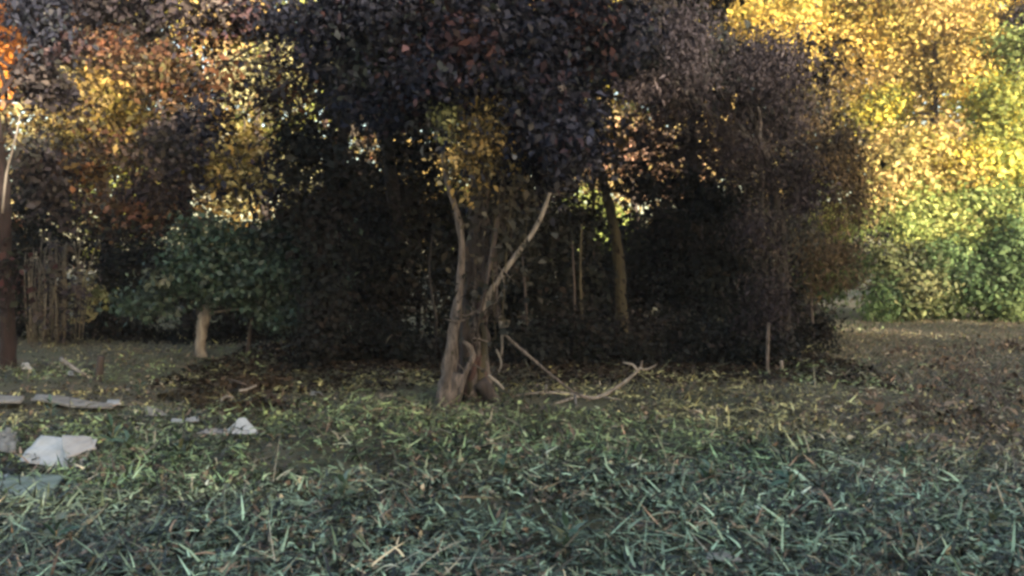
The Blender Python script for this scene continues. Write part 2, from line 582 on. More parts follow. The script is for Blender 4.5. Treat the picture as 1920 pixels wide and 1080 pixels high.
x, y = scatter(17000, 3.0, 26.0)
bare = field(x, y, 1.1, 0.7)
keep = (bare > -0.45) | (rng.random(len(x)) < np.clip(0.5 - (y - 5) * 0.1, 0.08, 0.5))
keep &= ~((y > 13.0) & (x > -4) & (x < 4.0))
keep &= uncovered(x, y)
x, y = x[keep], y[keep]
n = len(x)
cols = weed_colours(x, y)
length = np.where(y < 8, 0.125, 0.11) * (0.45 + 1.1 * rng.random(n))
V, Fl, Sz, Cc = blades(x, y, 9, length, np.full(n, 0.0145) * (1 + 0.02 * y), cols, np.full(n, 1.42), 0.12, 0.12)
go = link('grass', mesh_np('grass', V, Fl, Sz, M['grass'], Cc))
tag(go, 'matted grey green weeds and grass lying over the clearing', None, kind='stuff')

# small leaves of low weeds and fallen leaves between the blades
x, y = scatter(110000, 3.0, 26.0)
k = uncovered(x, y) & ((field(x, y, 2.3, 1.7) > -0.3) | (rng.random(len(x)) < 0.3))
x, y = x[k], y[k]
n = len(x)
tall = 0.5 + 0.5 * field(x, y, 3.1, 0.3)
z = gz(x, y) + 0.01 + 0.13 * rng.random(n) ** 1.5 * tall * np.clip((13 - y) / 5, 0.15, 1)
wc = weed_colours(x, y)
lit = rng.random(n) < np.clip(0.15 + (y - 7) * 0.06, 0.15, 0.6)
wc[lit] = pick([(0.09, 0.07, 0.045), (0.13, 0.095, 0.07), (0.045, 0.036, 0.028), (0.25, 0.22, 0.17, 0.22)], int(lit.sum()))
wc[lit] *= (1 + 0.9 * dryness(x[lit], y[lit]))[:, None]
z[lit] = gz(x[lit], y[lit]) + 0.012 + 0.03 * rng.random(int(lit.sum()))
v, f, c = leaf_geo(np.stack([x, y, z], -1), 0.052 * (0.5 + 1.0 * rng.random(n)), np.clip(wc, 0.004, 0.8), 0.0, 0.5, 0.25, np.array([0, -0.25, 0.7]), 0.75)
lo = link('leaf_litter', mesh_np('leaf_litter', v, f, 4, M['grass'], c))
tag(lo, 'small weed leaves and fallen brown leaves scattered over the soil', None, kind='stuff')

# long flattened straws lying over the weeds
x, y = scatter(260, 3.2, 15.0)
k = uncovered(x, y)
x, y = x[k], y[k]
n = len(x)
V, Fl, Sz, Cc = blades(x, y, 3, np.full(n, 0.4), np.full(n, 0.007), pick([(0.3, 0.27, 0.19), (0.24, 0.22, 0.13), (0.16, 0.18, 0.11), (0.4, 0.36, 0.27)], n), np.full(n, 1.45), 0.12, 0.16, 4)
so = link('lying_straw', mesh_np('lying_straw', V, Fl, Sz, M['grass'], Cc))
tag(so, 'cut pale straws lying flat over the weeds', None, kind='stuff')

# leaves coloured near-black to carry the hollow's shadow onto the ground
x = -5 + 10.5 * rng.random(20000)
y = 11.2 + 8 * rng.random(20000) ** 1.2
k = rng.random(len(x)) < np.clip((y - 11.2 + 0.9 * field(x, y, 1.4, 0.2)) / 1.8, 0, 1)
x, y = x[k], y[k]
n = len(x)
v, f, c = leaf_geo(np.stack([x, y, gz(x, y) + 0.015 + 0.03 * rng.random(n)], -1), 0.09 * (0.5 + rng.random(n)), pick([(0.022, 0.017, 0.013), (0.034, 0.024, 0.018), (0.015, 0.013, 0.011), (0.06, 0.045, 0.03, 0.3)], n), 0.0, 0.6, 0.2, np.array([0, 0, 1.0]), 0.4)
ro = link('shadow_leaves', mesh_np('shadow_leaves', v, f, 4, M['leaf_dark'], c))
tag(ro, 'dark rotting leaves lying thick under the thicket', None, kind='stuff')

# short dry turf on the far right, tan
x = 4 + 20 * rng.random(7000)
y = 11 + 16 * rng.random(7000)
k = rng.random(len(x)) < dryness(x, y)
x, y = x[k], y[k]
n = len(x)
cols = pick([(0.19, 0.155, 0.10), (0.15, 0.12, 0.08), (0.12, 0.135, 0.07), (0.13, 0.14, 0.08), (0.22, 0.19, 0.13)], n)
V, Fl, Sz, Cc = blades(x, y, 8, np.full(n, 0.1), np.full(n, 0.016), cols, np.full(n, 1.0), 0.2, 0.0)
to = link('dry_turf', mesh_np('dry_turf', V, Fl, Sz, M['grass'], Cc))
tag(to, 'short tan dry turf on the far right of the clearing', None, kind='stuff')

# ------------------------------------------------------------------ unseen trees added behind the viewer to shade the clearing
sh_base = np.zeros(3)
shade_me, _ = crown_mesh('crown', [(0, 0, 5.4, 2.0, 1.8, 3.9, 6500), (0.6, 0.5, 3.0, 2.0, 1.7, 2.6, 3500), (-0.5, -0.2, 1.6, 1.9, 1.5, 1.6, 2500)],
                         0.34, G_TEAL, sh_base, M['leaf_thick'], 0.45, 20, 0.1, split=0)
shade_tr = Tubes().tube([(0, 0, -0.1), (0.1, 0, 2.5), (0, 0.1, 5), (0.1, 0, 8)], [0.25, 0.2, 0.13, 0.05], 8, 0.1)
tv = np.vstack(shade_tr.v)
shade_tm = mesh_np('trunk', tv, shade_tr.f, np.array(shade_tr.s), M['bark_dark'], smooth=True)
for i in range(19):
    sx = -2 + i * 2.4 if i < 15 else 36 + (i - 15) * 4.5
    sy = -24.0 - 1.6 * (i % 2) + 0.3 * math.sin(i * 2.1)
    e = empty('shade_tree', (sx, sy, 0), 'unseen tall tree added behind the viewer to shade the clearing' if i < 15 else 'unseen lower tree added at the end of the shade row', 'tree', 'added shade trees behind the viewer' if i < 15 else 'lower added shade trees behind the viewer')
    e.rotation_euler = (0, 0, i * 1.7)
    e.scale = (1.15, 1.1, (1.12 if 11 < sx < 18.5 else 1.28) + 0.03 * math.sin(i * 1.3)) if i < 15 else (1.3, 1.1, 1.02)
    link('trunk', shade_tm, e)
    o = link('crown', shade_me, e)
    o['kind'] = 'stuff'

# ------------------------------------------------------------------ sunlit background on the right
def lobe(px, py, d, rx, rz, n, pal=None, ry=None):
    c = at(px, py, d)
    r = (rx / F * d, (ry if ry else rx / F * d * 0.7), rz / F * d)
    return (*c, *r, n) if pal is None else (*c, *r, n, pal)


def base_at(px, d):
    p = at(px, 0, d)
    return np.array([p[0], p[1], 0.0])


def upright(px, d, top_py, lean=0.3):
    b = base_at(px, d)
    t = at(px, top_py, d)
    m1 = b + (t - b) * 0.35 + np.array([lean * 0.5, 0.1, 0])
    m2 = b + (t - b) * 0.7 + np.array([-lean * 0.3, -0.1, 0])
    return [b - np.array([0, 0, 0.1]), m1, m2, t]


bgk = dict(size=0.15, clump=0.34, per=22, shell=0.4, twigs=3, limb_r=0.06, dens=2.2)
tree('autumn_tree', 'golden yellow sunlit tree whose crown rises over the dark arching thicket', 'tree', base_at(1500, 33), upright(1500, 33, 60), [0.2, 0.16, 0.12, 0.06],
     [lobe(1440, 30, 32, 120, 90, 3000, GOLD), lobe(1560, 20, 33, 120, 100, 3500, GOLD), lobe(1650, 80, 32.5, 110, 90, 3000, GOLD), lobe(1570, 150, 32, 110, 80, 2500, OCHRE), lobe(1600, -60, 34, 200, 90, 2500, GOLD)],
     pal=GOLD, **bgk)
tree('autumn_tree', 'tan and gold tree with a dark hollow in its crown, right background', 'tree', base_at(1745, 32), upright(1750, 32, 60), [0.24, 0.2, 0.14, 0.07],
     [lobe(1730, 10, 32, 120, 70, 3000, TAN), lobe(1660, 230, 31.5, 60, 60, 1500, YGREEN), lobe(1820, 120, 31, 75, 100, 2800, GOLD), lobe(1690, 140, 33, 50, 60, 1200, TAN), lobe(1850, 10, 33, 130, 90, 2800, GOLD)],
     pal=TAN, **bgk)
tree('autumn_tree', 'yellow and green sunlit tree at the right edge', 'tree', base_at(1900, 30), upright(1905, 30, 80), [0.2, 0.16, 0.12, 0.06],
     [lobe(1880, 230, 29, 90, 75, 3000, YGREEN), lobe(1840, 320, 28.5, 80, 60, 2500, YGREEN), lobe(1930, 130, 30, 70, 70, 1800, PGREEN), lobe(1960, 330, 29, 90, 80, 2200, YGREEN), lobe(1930, 20, 31, 90, 70, 1500, BROWN_V), lobe(2060, 160, 30, 110, 200, 3500, YGREEN)],
     pal=YGREEN, **bgk)
tree('autumn_bush', 'rounded tan bush lit by the sun below the dark hollow', 'bush', base_at(1730, 29), upright(1730, 29, 330, 0.1), [0.1, 0.08, 0.06, 0.03],
     [lobe(1710, 290, 29, 85, 80, 3500, TAN), lobe(1770, 330, 28.6, 75, 70, 2800, GOLD), lobe(1680, 370, 28.4, 60, 60, 1800, TAN)],
     pal=TAN, **bgk)
tree('pale_bush', 'pale yellow green sunlit bush behind the dark green shrubs', 'bush', base_at(1780, 27.6), upright(1780, 27.6, 430, 0.1), [0.08, 0.07, 0.05, 0.03],
     [lobe(1720, 410, 27.6, 75, 50, 2600, PGREEN), lobe(1810, 405, 27.8, 85, 50, 2800, PGREEN), lobe(1900, 400, 27.6, 80, 55, 2600, PGREEN), lobe(1990, 410, 27.6, 80, 60, 1800, PGREEN)],
     pal=PGREEN, **bgk)
for nm, px, lab in (('green_shrub', 1700, 'dark green shrub beside the thicket at the far grass edge'), ('green_shrub', 1800, 'middle dark green shrub along the far grass edge'),
                    ('green_shrub', 1895, 'dark green shrub at the right end of the far grass edge'), ('green_shrub', 2000, 'dark green shrub just beyond the right frame edge')):
    d = 26.6 + 0.3 * math.sin(px)
    tree(nm, lab, 'shrub', base_at(px, d), upright(px, d, 500, 0.1), [0.06, 0.05, 0.04, 0.02],
         [lobe(px - 15, 490 + 25 * math.sin(px * 1.7), d, 60, 60, 1700, SHRUB if px > 1780 else OLIVE_S), lobe(px + 25, 545, d - 0.6, 50, 50, 1600, SHRUB if px > 1750 else OLIVE_S), lobe(px - 30, 565, d - 0.3, 45, 40, 1200, SHRUB), lobe(px + 10, 440 + 20 * math.sin(px), d + 0.3, 40, 30, 500, PGREEN)],
         0.14, SHRUB, clump=0.26, dens=1.6, per=22, shell=0.4, twigs=2, limb_r=0.03, group='dark green shrubs along the far edge of the grass')

# ------------------------------------------------------------------ wood behind the thicket on the left and in the middle
tree('autumn_tree', 'orange leaved tree glowing at the top left corner', 'tree', base_at(-20, 27), upright(-20, 27, 60), [0.2, 0.16, 0.1, 0.05],
     [lobe(-10, 60, 27, 70, 110, 2500, [(0.45, 0.16, 0.02, 3), (0.36, 0.14, 0.03, 2), (0.5, 0.24, 0.06, 1)]), lobe(-120, 120, 27, 120, 200, 3000, RUST)], pal=RUST, **bgk)
tree('autumn_tree', 'rust and ochre tree filling the left background above the reeds', 'tree', base_at(190, 25), upright(190, 25, 120), [0.2, 0.17, 0.12, 0.06],
     [lobe(120, 60, 25, 110, 90, 2600), lobe(240, 90, 24.5, 110, 80, 2600), lobe(170, 210, 24, 100, 70, 2200, OCHRE), lobe(260, 250, 24, 110, 90, 2400), lobe(110, 300, 25, 90, 90, 1600, BROWN_V)],
     pal=RUST, **bgk)
tree('autumn_tree', 'yellow green sunlit tree seen through the gaps left of the dark canopy', 'tree', base_at(490, 31), upright(490, 31, 120), [0.22, 0.18, 0.12, 0.06],
     [lobe(480, 150, 31, 90, 80, 2000), lobe(600, 140, 31.5, 90, 60, 1500), lobe(680, 180, 31, 70, 60, 1200), lobe(430, 320, 31, 80, 60, 1200), lobe(560, 340, 31, 70, 70, 1100)],
     pal=MIX, **bgk)
tree('autumn_tree', 'reddish brown tree behind the small green tree', 'tree', base_at(350, 22.5), upright(350, 22.5, 200), [0.18, 0.15, 0.1, 0.05],
     [lobe(310, 150, 22.5, 80, 50, 1200), lobe(320, 300, 22, 90, 80, 1800, BROWN_V), lobe(250, 400, 22, 80, 60, 1500), lobe(430, 300, 22.5, 60, 70, 900, OCHRE)],
     pal=RUST, **bgk)
tree('autumn_tree', 'pinkish tan sunlit tree seen through the gap beside the leaning olive trunk', 'tree', base_at(1190, 30), upright(1190, 30, 260), [0.2, 0.16, 0.1, 0.05],
     [lobe(1150, 285, 30, 70, 50, 1300, [(0.4, 0.3, 0.16, 2), (0.46, 0.26, 0.18, 2)]), lobe(1230, 290, 30, 110, 60, 2200, [(0.30, 0.18, 0.13, 3), (0.22, 0.13, 0.08, 2), (0.4, 0.3, 0.22, 1), (0.06, 0.045, 0.04, 2)]), lobe(1300, 250, 30.5, 120, 80, 2400, TAN), lobe(1100, 420, 30, 80, 90, 1600, PGREEN)],
     pal=TAN, **bgk)

# far wood that closes the view: one mass
fw = []
for i in range(46):
    px = -500 + i * 65
    fw.append(lobe(px, 300 + 60 * math.sin(i * 1.9), 41 + 2 * math.sin(i * 2.7), 75, 190, 950, [TAN, BROWN_V, OCHRE, YGREEN, RUST][(i * 3) % 5]))
    fw.append(lobe(px + 20, 40 + 60 * math.sin(i * 1.3), 44 + 2 * math.sin(i * 1.7), 80, 150, 1100, [OCHRE, YGREEN, TAN, BROWN_V][(i * 5) % 4]))
me, _ = crown_mesh('far_wood', fw, 0.42, TAN, (0, 0, 0), M['leaf'], 0.8, 22, 0.2, split=0)
tag(link('far_wood', me), 'autumn woodland closing the view behind the thicket', None, kind='stuff')

# ------------------------------------------------------------------ dark understory behind the central tree
under = [
    (665, 20.0, 440, 120, 190, 'dark understory bush at the left side of the black hollow'),
    (780, 19.0, 430, 110, 215, 'dark understory bush filling the black hollow left of the main trunk'),
    (890, 18.5, 470, 100, 190, 'dark understory bush directly behind the main trunk'),
    (1010, 18.0, 470, 110, 180, 'dark understory bush right behind the curved broken limb'),
    (1120, 22.0, 520, 90, 110, 'dark understory bush behind the leaning olive trunk'),
    (1255, 20.5, 480, 110, 150, 'dark understory bush right of the leaning olive trunk'),
    (1370, 20.0, 480, 110, 160, 'dark understory bush under the middle of the arching thicket'),
    (1490, 21.0, 490, 110, 150, 'dark understory bush at the right end under the arching thicket'),
    (560, 20.5, 500, 100, 130, 'dark understory bush behind the right side of the small green tree'),
    (430, 20.0, 540, 110, 90, 'low dark bush behind the pale forked trunk'),
    (250, 20.5, 530, 110, 100, 'low dark bush between the reeds and the small green tree'),
    (30, 20.0, 480, 110, 150, 'dark bush behind the maroon trunk'),
]
shade_mounds = [(650, 14.6, 'low undergrowth added as shade at the left end of the hollow'), (735, 14.4, 'low undergrowth added as shade in the middle of the hollow'), (805, 14.0, 'low undergrowth added as shade touching the main trunk on its left'),
          (1000, 13.6, 'low undergrowth added as shade behind the drooping branch'), (1085, 14.2, 'low undergrowth added as shade behind the fallen branch'), (1170, 14.4, 'low undergrowth added as shade at the foot of the leaning trunk'),
          (1260, 14.6, 'low undergrowth added as shade under the left of the arching thicket'), (1350, 14.3, 'low undergrowth added as shade left of the thin stake'), (1410, 14.0, 'low undergrowth added as shade just behind the thin stake'), (1500, 16.5, 'low undergrowth added as shade right of the thin stake')]
for px, d, lab in shade_mounds:  # near-black undergrowth added to darken the hollow's floor
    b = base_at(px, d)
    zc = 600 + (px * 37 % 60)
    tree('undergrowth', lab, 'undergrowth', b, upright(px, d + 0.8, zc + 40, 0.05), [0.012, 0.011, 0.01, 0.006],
         [lobe(px, zc + 20, d + 0.8, 62, 48, 900, ry=0.6), lobe(px + 20, 655, d + 0.2 + 0.02 * (px % 50), 50, 20, 240, ry=0.6)], 0.085, G_DARK, 'bark_black', 'leaf_dark', dens=1.4, clump=0.16, shell=0.1, twigs=3, limb_r=0.015, group='undergrowth added to darken the hollow')
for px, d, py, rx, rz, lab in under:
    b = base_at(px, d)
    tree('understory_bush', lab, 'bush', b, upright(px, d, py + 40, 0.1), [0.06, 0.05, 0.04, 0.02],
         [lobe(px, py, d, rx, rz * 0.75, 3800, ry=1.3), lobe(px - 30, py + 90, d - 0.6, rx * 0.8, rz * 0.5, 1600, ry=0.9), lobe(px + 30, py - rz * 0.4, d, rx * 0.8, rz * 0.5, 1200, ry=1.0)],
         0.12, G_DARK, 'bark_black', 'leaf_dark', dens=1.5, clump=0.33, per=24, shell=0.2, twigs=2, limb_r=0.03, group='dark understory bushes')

# ------------------------------------------------------------------ thicket trees
# left edge: maroon trunk
b = base_at(12, 14)
tree('maroon_trunk_tree', 'tree with a dark maroon trunk cut by the left edge', 'tree', b,
     [b - [0, 0, 0.1], at(14, 600, 14), at(10, 480, 14), at(8, 350, 14), at(-10, 200, 14), at(-30, 40, 14)], [0.14, 0.115, 0.105, 0.1, 0.09, 0.06],
     [lobe(14, 560, 13.8, 20, 120, 160, [(0.03, 0.02, 0.022), (0.05, 0.02, 0.025), (0.025, 0.03, 0.022)]), lobe(90, 60, 14.5, 90, 80, 1500, NAVY), lobe(60, 190, 14.5, 70, 60, 700, BROWN_V), lobe(-60, 240, 14, 70, 130, 900, RUST), lobe(90, 330, 15.5, 45, 80, 900, BROWN_V), lobe(180, 20, 15, 110, 60, 1200, BROWN_V)],
     0.11, BROWN_V, 'bark_maroon', dens=1.5, clump=0.18, limb_r=0.04)

px_branch = [at(6, 400, 13.8), at(14, 330, 13.8), at(30, 270, 13.8), at(42, 215, 13.8)]
tag(Tubes().tube(px_branch, [0.02, 0.019, 0.016, 0.008], 6, 0.1).build('bare_branch', M['bark_pale'], None), 'pale bare branch in front of the maroon trunk at the left edge', 'branch')
# canopy tree left of the centre
b = base_at(600, 14.6)
tree('canopy_tree', 'dark canopy tree with lit leaf edges above the small green tree', 'tree', b,
     [b - [0, 0, 0.1], at(605, 600, 14.6), at(612, 450, 14.6), at(640, 300, 14.6), at(650, 150, 14.6), at(660, 20, 14.6)], [0.13, 0.12, 0.11, 0.09, 0.07, 0.04],
     [lobe(560, 30, 14.4, 130, 55, 1500, NAVY), lobe(330, 30, 14.6, 130, 60, 1100, BROWN_V), lobe(700, 80, 14.2, 80, 60, 900, NAVY), lobe(570, 290, 14.5, 70, 50, 800, G_DARK), lobe(560, 380, 14.5, 100, 45, 600, G_DARK),
      lobe(330, 150, 15.2, 90, 35, 480, RUST), lobe(230, 190, 15.5, 70, 50, 480, OCHRE), lobe(450, 300, 15, 60, 70, 330, OCHRE), lobe(440, 50, 15, 80, 40, 420, RUST), lobe(380, 220, 15, 50, 60, 380, NAVY), lobe(480, 170, 15.2, 100, 80, 420, RUST), lobe(590, 180, 15, 100, 70, 420, NAVY), lobe(500, 330, 15.2, 90, 70, 420, NAVY), lobe(690, 190, 14.4, 70, 60, 420, NAVY), lobe(300, 330, 15.6, 90, 70, 500, BROWN_V), lobe(200, 300, 15.8, 80, 70, 350, RUST), lobe(615, 470, 14.1, 38, 110, 700, G_DARK), lobe(640, 330, 14.2, 40, 70, 500, G_DARK)],
     0.11, NAVY, 'bark_black', 'leaf_dark', clump=0.2, limb_r=0.03, limbs=10, dens=1.5)

# trees added inside the thicket so their crowns darken the hollow
b = base_at(735, 18.5)
tree('hollow_shade_tree', 'black trunked tree added to darken the hollow left of the main tree', 'tree', b, upright(735, 18.5, 120, 0.2), [0.16, 0.14, 0.12, 0.06],
     [lobe(760, 60, 15, 130, 60, 1500, ry=2.2), lobe(700, 150, 18, 140, 60, 1500, ry=2.0), lobe(860, 130, 16, 120, 60, 1500, ry=2.2), lobe(800, 210, 18.5, 120, 50, 1200, ry=1.0), lobe(960, 200, 16, 100, 90, 1500, ry=2.0)],
     0.14, G_DARK, 'bark_black', 'leaf_dark', dens=1.8, clump=0.28, limb_r=0.05)
b = base_at(1300, 19.5)
tree('hollow_shade_tree', 'black trunked tree added to darken the hollow under the arching thicket', 'tree', b, upright(1300, 19.5, 150, 0.2), [0.16, 0.14, 0.12, 0.06],
     [lobe(1230, 90, 17, 130, 60, 1500, ry=2.2), lobe(1370, 130, 18, 140, 60, 1800, ry=2.2), lobe(1450, 260, 18.5, 110, 80, 1500, ry=1.6), lobe(1350, 360, 17.5, 90, 40, 800, ry=1.5), lobe(1330, -40, 17, 200, 60, 1500, ry=3)],
     0.14, G_DARK, 'bark_black', 'leaf_dark', dens=1.8, clump=0.28, limb_r=0.05)

# leaning olive trunk
b = base_at(1170, 18)
tree('leaning_tree', 'leaning olive brown tree trunk in the gap right of the main tree', 'tree', b,
     [b - [0, 0, 0.1], at(1165, 580, 18), at(1158, 470, 18), at(1140, 380, 18), at(1122, 300, 18), at(1110, 180, 18)], [0.14, 0.12, 0.11, 0.095, 0.075, 0.04],
     [lobe(1120, 150, 17.5, 100, 70, 1500, NAVY), lobe(1130, 240, 17.5, 60, 40, 300, OCHRE), lobe(1220, 270, 17, 90, 50, 420, BROWN_V), lobe(1150, 330, 17, 60, 50, 200, G_DARK), lobe(1210, 350, 17.5, 70, 30, 300, G_DARK), lobe(1320, 270, 16.5, 90, 50, 420, BROWN_V), lobe(1080, 440, 18.5, 50, 60, 500, G_DARK), lobe(1240, 170, 17.5, 100, 60, 1500, BROWN_V)],
     0.12, NAVY, 'bark_olive', dens=1.6, clump=0.2)

# arching thicket on the right
b = base_at(1480, 15.5)
tree('arching_thicket', 'large dark brown arching thicket hanging over the hollow on the right', 'thicket', b,
     [b - [0, 0, 0.1], at(1470, 560, 15.5), at(1460, 420, 15.5), at(1430, 280, 15.5), at(1380, 160, 15.5)], [0.12, 0.1, 0.09, 0.07, 0.04],
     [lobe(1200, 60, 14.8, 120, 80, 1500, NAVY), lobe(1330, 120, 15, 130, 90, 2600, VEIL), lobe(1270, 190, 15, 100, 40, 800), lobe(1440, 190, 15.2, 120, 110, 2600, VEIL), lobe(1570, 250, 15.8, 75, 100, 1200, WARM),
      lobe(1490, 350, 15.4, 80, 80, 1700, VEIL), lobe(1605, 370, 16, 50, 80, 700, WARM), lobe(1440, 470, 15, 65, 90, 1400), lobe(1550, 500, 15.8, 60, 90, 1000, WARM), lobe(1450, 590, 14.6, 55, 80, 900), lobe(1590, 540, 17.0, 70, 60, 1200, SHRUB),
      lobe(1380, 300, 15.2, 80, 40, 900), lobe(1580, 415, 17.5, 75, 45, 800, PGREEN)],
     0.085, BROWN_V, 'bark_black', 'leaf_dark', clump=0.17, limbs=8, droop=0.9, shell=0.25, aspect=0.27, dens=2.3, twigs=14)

# small dark tree left of the hollow
b = base_at(600, 14.0)
tree('dark_shrub', 'squat black green shrub beside the hollow, right of the small green tree', 'shrub', b, upright(600, 14.0, 600, 0.05), [0.05, 0.05, 0.04, 0.02],
     [lobe(600, 630, 14, 42, 70, 1800), lobe(610, 560, 14.2, 40, 60, 900)], 0.08, G_DARK, 'bark_black', 'leaf_dark', dens=1.5, clump=0.16, twigs=2, limb_r=0.02)

# small green tree with a pale forked trunk
b = base_at(378, 15.5)
e = tree('small_tree', 'small dark green tree with a short pale forked trunk', 'tree', b,
         [b - [0, 0, 0.08], at(374, 650, 15.5), at(378, 620, 15.5), at(384, 590, 15.5), at(402, 545, 15.5)], [0.105, 0.09, 0.095, 0.11, 0.05],
         [lobe(400, 500, 15.3, 95, 55, 1900), lobe(500, 500, 15.3, 95, 65, 2300), lobe(585, 520, 15.5, 60, 75, 1600), lobe(450, 445, 15.7, 110, 40, 1300), lobe(560, 440, 15.8, 70, 40, 900),
          lobe(335, 525, 15.2, 60, 45, 800), lobe(520, 575, 15.4, 80, 35, 1000), lobe(265, 565, 15.6, 55, 35, 500), lobe(420, 550, 15.1, 60, 30, 500)],
         0.09, G_TEAL, 'bark_pale', 'leaf_thick', dens=1.5, clump=0.15, limb_r=0.03)
Tubes().tube([at(462, 668, 15.5), at(468, 620, 15.5), at(480, 560, 15.5)], [0.04, 0.035, 0.025], 7, 0.1).build('stem', M['bark_dark'], e, b)

# dry reeds
b = base_at(95, 18)
e = empty('dry_reed_clump', b, 'upright clump of pale dry reeds by the maroon trunk', 'reeds')
for i in range(54):
    a = rng.normal(size=2) * np.array([0.26, 0.18])
    h = 1.3 + 1.0 * rng.random()
    tp = b + np.array([a[0] * 1.15 + rng.normal() * 0.12, a[1] * 1.2, h])
    md = b + np.array([a[0] * 1.1 + rng.normal() * 0.05, a[1], h * 0.6])
    fl = tp + np.array([rng.normal() * 0.16, rng.normal() * 0.1, -0.25 * rng.random()])
    Tubes().tube([b + np.array([a[0], a[1], -0.05]), md, tp, fl], [0.014, 0.013, 0.009, 0.004], 5, 0, 2).build('reed', M['reed'], e, b)

me, _ = crown_mesh('dead_leaves', [(b[0] + 0.2, b[1] - 0.3, 1.2, 0.6, 0.3, 1.0, 420, BROWN_V)], 0.12, BROWN_V, b, M['leaf'], 0.16, 12, 0.3)
link('dead_leaves', me, e)['kind'] = 'stuff'
b = base_at(172, 19)
tree('yellow_leaf_bush', 'little bush with pale yellow leaves right of the dry reeds', 'bush', b, upright(172, 19, 570, 0.05), [0.03, 0.025, 0.02, 0.01],
     [lobe(165, 565, 18.8, 42, 40, 380)], 0.13, [(0.36, 0.33, 0.18, 2), (0.14, 0.15, 0.06, 2), (0.4, 0.36, 0.2, 1)], clump=0.14, twigs=3, limb_r=0.02)

# ------------------------------------------------------------------ main tree
D0 = 10.6
mb = base_at(885, D0)
mt = empty('vine_covered_tree', mb, 'main tree in the centre with twisted stems, hanging vines and a dark canopy', 'tree')


def px_tube(name, path, d, rad, mat, sides=8, rough=0.12, parent=mt, base=mb):
    pts = [at(p[0], p[1], d + (p[2] if len(p) > 2 else 0)) for p in path]
    return Tubes().tube(pts, rad, sides, rough).build(name, M[mat], parent, base)


px_tube('trunk', [(890, 778), (890, 735), (888, 660), (886, 580), (890, 500), (896, 420), (902, 330), (910, 200), (930, 40)], 10.75, [0.24, 0.19, 0.15, 0.14, 0.13, 0.12, 0.11, 0.09, 0.06], 'bark_dark', 14, 0.26)
px_tube('pale_stem', [(836, 778), (838, 735), (842, 690), (851, 620), (862, 540), (866, 460), (857, 400), (838, 340), (830, 280)], 10.42, [0.15, 0.115, 0.088, 0.066, 0.05, 0.043, 0.037, 0.03, 0.02], 'bark_pink', 12, 0.22)
for i in range(13):                                   # thin twisted stems grown together round the trunk
    a0 = -1.35 + 2.7 * i / 12 + rng.normal() * 0.1
    tw_ = rng.normal() * 0.5
    r0 = 0.024 + 0.03 * rng.random()
    top = 440 + 190 * rng.random()
    path = []
    for j in range(7):
        q = j / 6
        yy = 772 + (top - 772) * q
        spread = 0.11 * (1 - q) ** 2 + 0.155 + 0.03 * math.sin(j * 2 + i)
        an = a0 + tw_ * q + 0.25 * math.sin(j * 1.7 + i * 2.3)
        path.append((888 + math.sin(an) * spread / 10.6 * F * 0.8 + rng.normal() * 2, yy, -math.cos(an) * spread))
    px_tube('twisted_stem', path, 10.75, np.linspace(r0 * 1.5, r0 * 0.5, 7), ['bark_red', 'bark_pink', 'bark_dark', 'bark_olive'][(i * 3) % 4], 8, 0.2)
for i in range(9):                                    # bare twigs sticking out of the tangle
    x0, y0 = 860 + 80 * rng.random(), 480 + 250 * rng.random()
    sgn = 1 if rng.random() < 0.65 else -1
    px_tube('side_twig', [(x0, y0, -0.2), (x0 + sgn * (12 + 15 * rng.random()), y0 - 10 + 30 * rng.random(), -0.3), (x0 + sgn * (25 + 30 * rng.random()), y0 - 20 + 60 * rng.random(), -0.35)], 10.6, [0.012, 0.009, 0.004], 'bark_pink', 5, 0.1)
o = px_tube('broken_limb', [(902, 590), (915, 556), (935, 525), (965, 482), (998, 438), (1018, 398), (1031, 362)], 10.4, [0.05, 0.042, 0.033, 0.031, 0.028, 0.026, 0.018], 'bark_pale', 9, 0.16)
o['label'] = 'pale curved broken limb pointing up to the right'
o = px_tube('drooping_branch', [(925, 575), (938, 603), (947, 628), (985, 662), (1032, 702), (1075, 735), (1108, 752)], 10.4, [0.034, 0.025, 0.021, 0.019, 0.017, 0.015, 0.01], 'bark_pink', 7, 0.1)
o['label'] = 'thin pale branch drooping down to the ground'
px_tube('bent_root', [(868, 640), (882, 652), (886, 672), (874, 694), (866, 725), (858, 760)], 10.34, [0.02, 0.034, 0.036, 0.034, 0.03, 0.02], 'bark_pink', 7, 0.1)
px_tube('root', [(862, 700), (850, 740), (832, 762), (800, 772, -0.2)], 10.4, [0.09, 0.085, 0.06, 0.02], 'bark_pink', 8, 0.15)
px_tube('root', [(900, 715), (925, 748), (950, 765, -0.1)], 10.45, [0.09, 0.07, 0.03], 'bark_dark', 8, 0.15)
px_tube('hanging_twig', [(938, 600), (942, 640), (940, 668)], 10.38, [0.02, 0.016, 0.01], 'bark_pale', 6)
px_tube('hanging_twig', [(930, 655), (940, 680), (934, 702)], 10.38, [0.014, 0.012, 0.006], 'bark_pale', 6)
px_tube('snag', [(915, 704), (930, 716), (945, 730)], 10.3, [0.022, 0.022, 0.014], 'bark_pale', 6)
for i in range(11):                                   # vines hanging down the trunk
    x0 = 868 + 120 * rng.random()
    y0 = 300 + 60 * rng.random()
    y1 = 470 + 230 * rng.random()
    dd = -0.22 + 0.3 * rng.random()
    x1 = 905 + (x0 - 905) * 0.5 + rng.normal() * 10
    px_tube('hanging_vine', [(x0, y0, dd), (x0 * 0.6 + x1 * 0.4 + rng.normal() * 14, y0 * 0.6 + y1 * 0.4, dd - 0.03), (x1 + rng.normal() * 5, y0 * 0.2 + y1 * 0.8, dd), (x1, y1, dd)], 10.5,
            [0.006, 0.007, 0.006, 0.003], ['bark_dark', 'bark_black', 'bark_olive'][i % 3], 5, 0.1)
